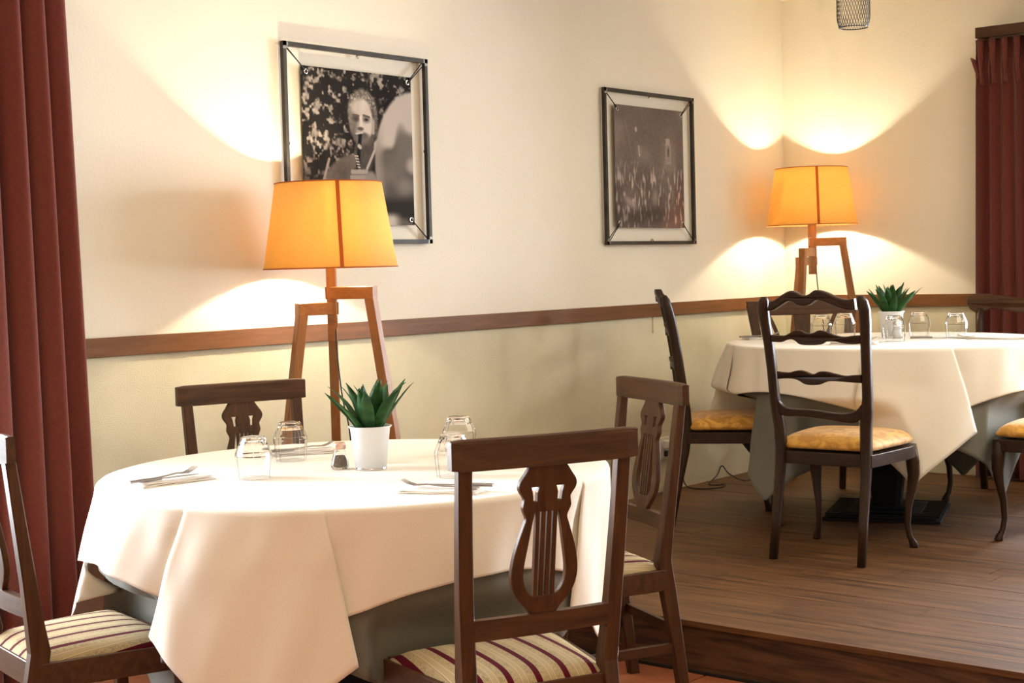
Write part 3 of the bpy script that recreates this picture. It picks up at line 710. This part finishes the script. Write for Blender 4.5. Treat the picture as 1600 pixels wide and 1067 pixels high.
def shield_chair(loc, rz, label, group):
    th = empty('straight_rail_chair', loc, rz, label, 'chair', group)
    yb = lambda z: -.004-.085*max(0, (z-.44)/.5)
    for s in (-1, 1):
        tab = [(0, -.06, .185, .028, .03), (.42, .0, .188, .034, .04), (.60, -.028, .205, .034, .032), (.75, -.056, .225, .042, .028), (.92, -.085, .247, .052, .024)]
        MB().sweep([(s*t[2], t[1], t[0]) for t in tab], [(t[3], t[4]) for t in tab], ch=.1).build('back_post', LY['z'], th)
        c = crom([(s*.170, 0, .880), (s*.135, 0, .80), (s*.105, 0, .70), (s*.09, 0, .58)], 4)
        MB().sweep([(p.x, yb(p.z), p.z) for p in c], [(.020, .014)]*len(c), ch=.15).build('curved_bar', LY['z'], th)
        MB().sweep([(s*.20, .38, 0), (s*.205, .37, .40)], [(.024, .024), (.036, .036)], ch=.1).build('leg', LY['z'], th)
    cut('top_rail', [[(-.272, .940), (.272, .940), (.262, .868), (-.262, .868)]], .026, LY['x'], th, lambda x, y, z: Vector((x, yb(z)-.003+y, z)), .003)
    cut('splat', [[(-.042, .874), (.042, .874), (.032, .70), (.040, .57), (-.040, .57), (-.032, .70)]], .014, LY['z'], th, lambda x, y, z: Vector((x, yb(z)+y, z)), .002)
    MB().sweep([(-.195, yb(.56), .56), (.195, yb(.56), .56)], [(.02, .036)]*2, A=(0, 1, 0), B=(0, 0, 1)).build('lower_rail', LY['x'], th)
    seat_gold(th, LY); return th
shield_chair((.605, -.885, PH), R(219.7), 'brown chair with a straight top rail in the corner beyond the far table', G2)

# ------------------------------------------------------------------ tables and cloths
def make_cloth(name, mat, label, origin, zt, r, L, tip, f0, f1, fdir, seed=1, a0=13.0, gap=.011, wave=.010, boxes=(), rho=.012):
    """square cloth (half side L) laid on a round top: flat inside, four corner flaps with a pleat at each side"""
    rg = random.Random(seed); ncell = 64; K = 34; Am = math.pi/4; cols = []
    tabs = []
    for q in range(4):
        tabs.append([dict(a=R(a0*rg.uniform(.80, 1.2)), g=gap*rg.uniform(.8, 1.25)) for _ in (0, 1)])
    bul = [rg.uniform(.02, .05) for _ in range(4)]; ph = [rg.uniform(0, 6.28) for _ in range(6)]
    def rail(q, side, al, s_):
        """al: angle from the corner (0..45deg) -> (ring angle, radial offset, drop correction)"""
        A = tabs[q][side]['a']; g = tabs[q][side]['g']; u = s_-r
        def flap(a):
            X = min(s_*math.sin(a), r*.97); d = s_*math.cos(a)-math.sqrt(r*r-X*X); return math.asin(X/(r+.05*u)), d
        if al <= A:
            ps, d = flap(al); return ps, bul[q]*u*math.cos(math.pi/2*al/A), d
        pe, de = flap(A); t = s_*(al-A); T = s_*(Am-A); ring = r*(Am-pe); F = max(0, (T-ring)/2)*.92
        if T-2*F > 1e-6: stretch = ring/(T-2*F)
        else: stretch = 1
        d = u+(de-u)*math.exp(-t/.06); k = min(1, u/.10)
        if t < F: p = -t; ro = -g*k*math.sqrt(t/F) if F > 0 else 0
        else:
            p = (-F+(t-F))*1.0
            if p > 0: p *= ring/max(1e-6, T-2*F)
            ro = -g*k*(1+.5*min(1, (t-F)/max(F, 1e-4))) if p < 0 else -g*k*1.5*math.exp(-p/.045)
        return pe+p/r, ro*(1 if F > .002 else F/.002), d
    V = []; angs = []
    for q in range(4):
        for m in range(ncell*2):
            w_ = -1+2*(m+.5)/(ncell*2); side = 1 if w_ > 0 else 0; x = abs(w_)
            al = Am*(x**1.0)
            angs.append((q, side, al))
    n = len(angs); c0 = math.radians(tip); ridges = [(rg.uniform(0, 6.283), rg.uniform(.030, .075), rg.choice((-1, 1))*rg.uniform(.006, .015), rg.uniform(-.5, .5)) for _ in range(22)]
    svals = [0, .25, .5, .75, .9, .97, 1.0]
    for (q, side, al) in angs:
        sm_ = L/math.cos(Am-al); col = []
        for fr in svals: col.append(('in', fr*r, al))
        for k in range(1, K+1): col.append(('out', r+(sm_-r)*(k/K)**1.25, al))
        sgn = 1 if side else -1
        for kind, s_, a in col:
            if kind == 'in': psi, R_, z = a, s_, zt
            else:
                psi, ro, d = rail(q, side, a, s_); u = s_-r
                th_ = c0+q*math.pi/2+sgn*psi; fl_ = max(.0, f0+f1*math.cos(th_-math.radians(fdir)))
                wv = wave*min(1, u/.15)*(math.sin(9*th_+ph[0])*.6+math.sin(14*th_+ph[1])*.5+math.sin(5*th_+ph[2])*.5)
                dd = max(0, d); q_ = math.pi*rho/2
                if dd < q_: an = dd/rho; R_ = r+rho*math.sin(an); z = zt-rho*(1-math.cos(an))
                else: R_ = r+rho+fl_*(dd-q_)*(1-.25*min(1, dd/.5)); z = zt-rho-(dd-q_)*math.sqrt(1-min(.9, fl_)**2)
                R_ += ro+wv
                for ra, rw, rh, sl in ridges:
                    dq = (th_-ra-sl*u+math.pi) % (2*math.pi)-math.pi
                    if abs(dq) < 4*rw: R_ += (wave/.014)*rh*min(1, max(0, u-.01)/.12)*math.exp(-(dq/rw)**2)
                R_ += .0022*math.sin(31*th_+17*u+ph[3])*min(1, u/.1)
            th_ = c0+q*math.pi/2+sgn*psi
            x, y = R_*math.cos(th_), R_*math.sin(th_)
            for (bx, by, bt, hw, y0, y1, z0, z1) in boxes:
                gx, gy = x+origin[0]-bx, y+origin[1]-by; cb, sb = math.cos(bt), math.sin(bt); lx = cb*gx+sb*gy; ly = -sb*gx+cb*gy
                if y0 < ly < y1 and abs(lx) < hw+.06 and z < z1+.10:
                    e = min(1, max(0, (z1+.10-z)/.09))*min(1, max(0, (hw+.06-abs(lx))/.05)); e = e*e*(3-2*e); x += -sb*(y1-ly)*e; y += cb*(y1-ly)*e
            V.append((x, y, z))
    m = len(svals)+K; f = []
    for a in range(n):
        b = (a+1) % n
        for k in range(m-1):
            if k == 0: f.append((a*m, a*m+1, b*m+1))
            else: f.append((a*m+k, a*m+k+1, b*m+k+1, b*m+k))
    me = MB().add(V, f, True); o = me.build(name, mat)
    bm = bmesh.new(); bm.from_mesh(o.data); bmesh.ops.remove_doubles(bm, verts=bm.verts, dist=1e-6); bmesh.ops.recalc_face_normals(bm, faces=bm.faces)
    if sum(fc.normal.z for fc in bm.faces) < 0: bmesh.ops.reverse_faces(bm, faces=bm.faces)
    for fc in bm.faces: fc.smooth = True
    bm.to_mesh(o.data); bm.free()
    o.location = origin
    b = o.modifiers.new('t', 'SOLIDIFY'); b.thickness = .0015; b.offset = 1
    tag(o, label, 'tablecloth'); return o
def seatbox(x, y, rz, hw=.20, d=.375, z0=.34, z1=.452, dz=0): return (x, y, rz, hw, -.03, d, z0+dz, z1+dz)
def legbox(x, y, rz, dz=0): return (x, y, rz, .205, .30, .385, dz, .40+dz)
def table(loc, rz, label, dz=0.0):
    th = empty('round_table', loc, rz, label, 'table')
    MB().lathe([(.658, .724+dz), (.664, .730+dz), (.664, .752+dz), (.658, .757+dz)], 72).build('tabletop', LY['x'], th)
    b = MB(); b.lathe([(.13, .722+dz), (.13, .712), (.085, .70), (.075, .60)], 24).sweep([(0, 0, .66), (0, 0, .30), (0, 0, .12), (0, 0, .045)], [(.18, .18), (.175, .175), (.135, .135), (.12, .12)], ch=.15)
    b.build('column', M_iron, th)
    p = MB(); 
    for k, (s_, z0, z1) in enumerate(((.250, 0, .012), (.232, .012, .022), (.16, .022, .032), (.10, .032, .046))): p.box(-s_, s_, -s_, s_, z0, z1)
    p.build('base_plate', M_iron, th, bev=.002)
    for k in range(11):
        y = -.21+k*.042
        for x0, x1 in ((-.242, -.066), (.066, .242)) if abs(y) < .07 else ((-.242, .242),):
            MB().sweep([(x0, y, .024), (x1, y, .024)], [(.012, .014)]*2, A=(0, 1, 0), B=(0, 0, 1), ch=.3).build('ridge', M_black, th)
    return th
T1 = (1.235, -4.555, 0); T2 = (1.222, -1.280, PH)
table(T1, R(20), 'round pedestal table under the front white tablecloth')
table(T2, R(19), 'round pedestal table under the far white tablecloth on the platform', .011)
bx1 = [(c[0][0], c[0][1], c[1], .22, -.03, .390, 0, .45) for c in CH1]
CH2 = [(1.485, -2.355, R(4.2)), (.545, -1.875, R(-54)), (2.26, -1.44, R(92)), (1.485, -.45, R(183)), (.605, -.885, R(219.7))]
bx2 = [(x, y, a, .24, -.03, .44, 0, .485) for x, y, a in CH2]
make_cloth('table_cloth', M_cloth, 'white cloth draped over the front round table', T1, zt=.7630, r=.685, L=.872, tip=-62, a0=14.5, wave=.014, f0=.12, f1=.20, fdir=-150, seed=2, boxes=bx1)
make_cloth('under_cloth', M_under, 'grey under cloth hanging below the white cloth of the front table', T1, zt=.7592, r=.668, L=.90, tip=-22, f0=.03, f1=.02, fdir=-150, seed=5, boxes=bx1, a0=24, wave=.003, gap=.008, rho=.008)
make_cloth('table_cloth', M_cloth, 'white cloth draped over the far round table', T2, zt=.7740, r=.685, L=.880, tip=-57.5, a0=13, wave=.012, f0=.15, f1=.19, fdir=-140, seed=11, boxes=bx2)
make_cloth('under_cloth', M_under, 'grey under cloth hanging below the white cloth of the far table', T2, zt=.7702, r=.668, L=.93, tip=-104, f0=.10, f1=.10, fdir=-140, seed=8, boxes=bx2, a0=27, wave=.003, gap=.008, rho=.008)
ZT1 = .7652; ZT2 = .7762+PH

# ------------------------------------------------------------------ things on the tables
def tumbler():
    n = 14; o_ = [(.0280, .1120), (.0310, .1105), (.0480, .0700), (.0492, .0630), (.0478, .0420), (.0435, .0005)]
    i_ = [(.0420, .0005), (.0464, .0420), (.0475, .0600), (.0465, .0700), (.0385, .0900), (.0290, .0990), (.015, .1005)]
    me = MB(); ro = [[Vector((r*math.cos(2*math.pi*j/n), r*math.sin(2*math.pi*j/n), z)) for j in range(n)] for r, z in o_+i_]
    me.loft(ro, False, True); return me
def glass(loc, label, group, rz=0., first=[None]):
    if first[0] is None:
        th = tumbler().build('tumbler', M_glass, bev=.0008); first[0] = th
    else: th = first[0].copy(); C.objects.link(th)
    th.location = loc; th.rotation_euler = (0, 0, rz); return tag(th, label, 'glass', group)
GG1, GG2 = 'upturned tumblers on the front table', 'upturned tumblers on the far table'
GL = [((1.138, -4.837), ZT1, 'upturned clear tumbler leftmost on the front table', GG1), ((.938, -4.530), ZT1, 'upturned clear tumbler standing by the wall side napkin of the front table', GG1),
      ((1.287, -4.186), ZT1, 'upturned tumbler on the far rim of the front table, behind another', GG1), ((1.586, -4.543), ZT1, 'upturned tumbler partly hidden by the top rail of the nearest chair', GG1)]
P2 = [((.903, -1.272), 'upturned tumbler leftmost on the far table, seen through the ladder back'), ((.947, -1.126), 'upturned tumbler second from left on the far table, seen through the ladder back'),
      ((1.325, -1.405), 'upturned tumbler in front of the plant pot on the far table'), ((1.246, -.983), 'upturned tumbler just right of the plant pot on the far table'),
      ((1.456, -1.060), 'upturned tumbler nearest the right curtain beside a bunched napkin')]
for i, ((x, y), z, lb, g) in enumerate(GL): glass((x, y, z), lb, g, .3*i)
for i, ((x, y), lb) in enumerate(P2): glass((x, y, ZT2), lb, GG2, .35*i+.2)

def planter(loc, rz, label):
    th = empty('potted_plant', loc, rz, label, 'plant')
    MB().lathe([(.038, .006), (.043, .006), (.0545, .112), (.0590, .116), (.0605, .1185), (.0585, .1195), (.0520, .116), (.0500, .098), (.0400, .012)], 40, caps=False).build('pot', M_pot, th)
    MB().lathe([(.0415, 0), (.0435, .0008), (.0435, .0035), (.0415, .006), (.0432, .0085), (.0436, .012), (.0405, .013)], 40).build('pot_foot', M_chrome, th)
    MB().lathe([(.0496, .090), (.0500, .094), (.03, .099), (.001, .100)], 24).build('soil', M_soil, th)
    rg = random.Random(12); k = 0
    for ring_, cnt, ln, sp_, wd in ((0, 4, .145, .10, .036), (1, 7, .158, .30, .037), (2, 9, .165, .60, .033)):
        for q in range(cnt):
            a = 2*math.pi*(q+rg.uniform(-.25, .25))/cnt+ring_*.5; L = ln*rg.uniform(.86, 1.1); tilt = sp_*rg.uniform(.8, 1.15); W_ = wd*rg.uniform(.85, 1.1); curl = rg.uniform(.0, .40); rad = .010+.007*ring_; tw = rg.uniform(-.5, .5)
            rings = []; p = Vector((rad*math.cos(a), rad*math.sin(a), .094)); n = 9
            for i in range(n):
                t = i/(n-1); el = tilt+curl*t*t*(1 if q % 3 else 1.6); d = Vector((math.sin(el)*math.cos(a), math.sin(el)*math.sin(a), math.cos(el)))
                if i: p = p+d*L/(n-1)
                wv = W_*1.12*(math.sin(math.pi*min(1, .14+t*.86))**.7)*(1 if t < .7 else (1-(t-.7)/.3*.35)); wv = max(wv, .0012)
                side = Vector((-math.sin(a), math.cos(a), 0)); side.rotate(Matrix.Rotation(tw*t, 3, d)); nr = d.cross(side)
                rings.append([p-side*wv*.5+nr*wv*.14, p, p+side*wv*.5+nr*wv*.14])
            o = MB().loft(rings, True, False, False).build('leaf', M_leaf, th); s_ = o.modifiers.new('t', 'SOLIDIFY'); s_.thickness = .0007; k += 1
    return th
planter((1.283, -4.545, ZT1), .3, 'green leafy plant in a white metal pot on the front table')
planter((1.165, -1.100, ZT2), 1.7, 'green leafy plant in a white metal pot on the far table')

def shaker(loc, fill, cap, label, group):
    th = empty('shaker', loc, 0, label, 'shaker', group)
    g = MB().lathe([(.0215, 0), (.0245, .003), (.0250, .012), (.0225, .026), (.0170, .042), (.0150, .054), (.0150, .060), (.0132, .060), (.0132, .053), (.0150, .041), (.0205, .025), (.0228, .012), (.0215, .005)], 24)
    g.build('glass_body', M_glass, th)
    MB().lathe([(.0190, .0056), (.0212, .011), (.0195, .024), (.0160, .034), (.012, .037), (.001, .038)], 20).build('contents', fill, th)
    MB().lathe([(.0170, .055), (.0180, .058), (.0180, .069), (.0150, .074), (.001, .0755)], 24).build('cap', cap, th)
    return th
shaker((1.207, -4.590, ZT1), M_pepper, M_copper, 'glass pepper shaker with copper cap by the front plant pot', None)
shaker((1.187, -4.460, ZT1), M_salt, M_chrome, 'chrome capped salt shaker half hidden behind the front plant pot', None)
shaker((1.235, -1.190, ZT2), M_salt, M_chrome, 'glass salt shaker seen through a tumbler on the far table', None)

def napkin(loc, rz, w_, d, label, group, roll=0):
    th = empty('folded_napkin', loc, rz, label, 'napkin', group); rg = random.Random(int(abs(loc[0]*1000)))
    for k in range(3):
        nx, ny_ = 10, 8; v = []; z = .0012+k*.0034; ww = w_*(1-.02*k); dd = d*(1-.05*k)
        for j in range(ny_):
            for i in range(nx):
                u = i/(nx-1)-.5; t = j/(ny_-1)-.5
                v.append((u*ww, t*dd+.002*k, z+.0012*math.sin(7*u+k*2)+.0010*math.sin(6*t+k)+roll*.010*max(0, t)*2*abs(t)))
        f = [(j*nx+i, j*nx+i+1, (j+1)*nx+i+1, (j+1)*nx+i) for j in range(ny_-1) for i in range(nx-1)]
        o = MB().add(v, f, True).build('napkin_fold', M_nap, th); s_ = o.modifiers.new('t', 'SOLIDIFY'); s_.thickness = .0026; s_.offset = 0
    return th
def fork(loc, rz, label, group, tilt=0.):
    th = empty('fork', loc, rz, label, 'fork', group)
    c = [(-.095, .0022), (-.05, .0030), (0, .0042), (.035, .0070), (.048, .0066)]
    MB().sweep([(x, 0, z) for x, z in c], [(.017, .0026), (.012, .003), (.0075, .0034), (.008, .003), (.024, .0024)], A=(0, 1, 0), B=(0, 0, 1), ch=.3).build('handle', M_steel, th)
    for k in range(4):
        y = (k-1.5)*.0070
        MB().sweep([(.047, y, .0062), (.070, y, .0050), (.088, y, .0100), (.104, y*.95, .0180)], [(.0040, .0020), (.0036, .0018), (.0030, .0016), (.0014, .001)], A=(0, 1, 0), B=(0, 0, 1), ch=.2).build('tine', M_steel, th)
    return th
def knife(loc, rz, label, group):
    th = empty('table_knife', loc, rz, label, 'knife', group)
    MB().sweep([(-.105, 0, .004), (-.06, 0, .0045), (-.01, 0, .004)], [(.017, .007), (.013, .008), (.011, .007)], A=(0, 1, 0), B=(0, 0, 1), ch=.3).build('handle', M_steel, th)
    MB().sweep([(-.012, 0, .004), (.01, 0, .0035), (.08, .001, .0030), (.105, .004, .0028)], [(.010, .002), (.016, .0016), (.015, .0014), (.004, .001)], A=(0, 1, 0), B=(0, 0, 1), ch=.2).build('blade', M_steel, th)
    return th
GN, GF, GK = 'napkins laid on the tables', 'forks laid on the napkins', 'knives laid on the napkins'
def setting(x, y, z, rz, w_, d, a, nm, fk, kn, flip=1):
    napkin((x, y, z), rz, w_, d, nm, GN)
    c, s = math.cos(rz), math.sin(rz); zt_ = z+.0125
    fo = (-.012, .014*flip); ko = (-.03, -.014*flip)
    fork((x+c*fo[0]-s*fo[1], y+s*fo[0]+c*fo[1], zt_), rz+a, fk, GF)
    knife((x+c*ko[0]-s*ko[1], y+s*ko[0]+c*ko[1], zt_), rz, kn, GK)
setting(1.000, -5.000, ZT1, R(84), .215, .085, .16, 'white napkin at the left end of the front table', 'fork pointing right on the leftmost napkin', 'knife on the napkin at the left end of the front table')
setting(1.735, -4.760, ZT1, R(203), .215, .085, -.05, 'white napkin before the nearest chair', 'fork with tines left on the napkin before the nearest chair', 'knife on the napkin behind the top rail of the nearest chair')
setting(.860, -4.400, ZT1, R(62), .20, .08, .12, 'white napkin at the wall side of the front table', 'fork on the wall side napkin of the front table', 'knife on the wall side napkin of the front table')
setting(.655, -1.360, ZT2, R(60), .20, .08, .1, 'white napkin at the left end of the far table', 'fork at the left end of the far table', 'knife at the left end of the far table')
setting(1.255, -1.640, ZT2, R(20), .20, .08, .1, 'white napkin on the far table before the ladder back chair', 'fork on the far table before the ladder back chair', 'knife on the far table before the ladder back chair')
napkin((1.530, -1.060, ZT2), R(100), .15, .10, 'bunched white napkin on the far table beside the rightmost tumbler', GN, 2.5)
napkin((1.700, -1.125, ZT2), R(12), .30, .10, 'long white napkin at the right end of the far table', GN, 1.0)
knife((1.385, -1.13, ZT2), R(30), 'knife lying left of the rightmost tumbler', GK)

# ------------------------------------------------------------------ pendant, socket, cables
th = empty('pendant_lamp', (1.645, -2.372, 0), 0, 'wire mesh pendant shade hanging near the ceiling above the platform', 'lamp')
zb, Rm, Hm = 2.150, .060, .20
def pr_(t): return Rm*(.86+.14*math.sin(min(1, t*5)*math.pi/2)) if t < .6 else Rm*math.cos((t-.6)*.9)**.7
wires = MB()
for k in range(36):
    for sg in (1, -1):
        pts = []
        for i in range(15):
            t = i/14; a = 2*math.pi*k/36+sg*t*1.1; r = pr_(t); pts.append((r*math.cos(a), r*math.sin(a), zb+Hm*t))
        wires.tube(pts, .0007, 4)
wires.build('wire_mesh', M_metal, th)['kind'] = 'stuff'
for t in (0, 1): MB().tube([(pr_(t)*math.cos(a), pr_(t)*math.sin(a), zb+Hm*t) for a in np.linspace(0, 2*math.pi, 33)], .0018, 6).build('rim', M_black, th)
MB().lathe([(.045, zb+Hm), (.04, zb+Hm+.01), (.022, zb+Hm+.03), (.02, zb+Hm+.07), (.004, zb+Hm+.08)], 20).build('lamp_holder', M_black, th)
MB().tube([(0, 0, zb+Hm+.07), (0, 0, H)], .003, 6).build('flex', M_rubber, th)
for i, (x, y) in enumerate(((3.6, -6.2), (3.7, -1.9), (5.6, -8.4))):  # out-of-view discs, added at the spots of the ceiling fill
    o = MB().lathe([(.30, 0), (.31, .01), (.31, .03), (.30, .035)], 40).build('ceiling_fill_disc', M_white); o.location = (x, y, H-.036)
    tag(o, ('flat round disc of the added fill light above the front table', 'flat round disc of the added fill light above the platform', 'flat round disc of the added fill light behind the camera')[i], 'lamp', 'added ceiling fill discs')
s = empty('wall_socket', (0.0, -1.245, .385), 0, 'white plug socket low on the left wall behind the side on chair', 'socket')
MB().box(0, .010, -.04, .04, -.055, .055).build('socket_plate', M_white, s, bev=.002); MB().box(.010, .045, -.018, .018, .0, .04).build('plug', M_white, s, bev=.004)
MB().box(.010, .03, -.014, .014, -.04, -.012).build('plug', M_rubber, s, bev=.003)

pts = crom([(.03, -1.235, .405), (.035, -1.20, .34), (.022, -1.12, .24), (.03, -1.09, .176), (.12, -1.11, .171), (.19, -1.03, .172), (.17, -.95, .176), (.12, -.96, .171), (.10, -.99, .180), (.03, -.80, .195), (.02, -.735, .236), (.08, -.76, .20), (.17, -.76, .171), (.19, -.66, .171), (.30, -.52, .171)], 8)
tag(MB().tube(pts, .0035, 8).build('power_cord', M_rubber), 'black power cord looping along the wall foot from the socket', 'cord')
tag(MB().box(0, .008, -1.322, -1.312, .965, 1.045).build('cable_duct', M_dado), 'short plaster coloured cable duct under the left wall rail', 'cable duct')
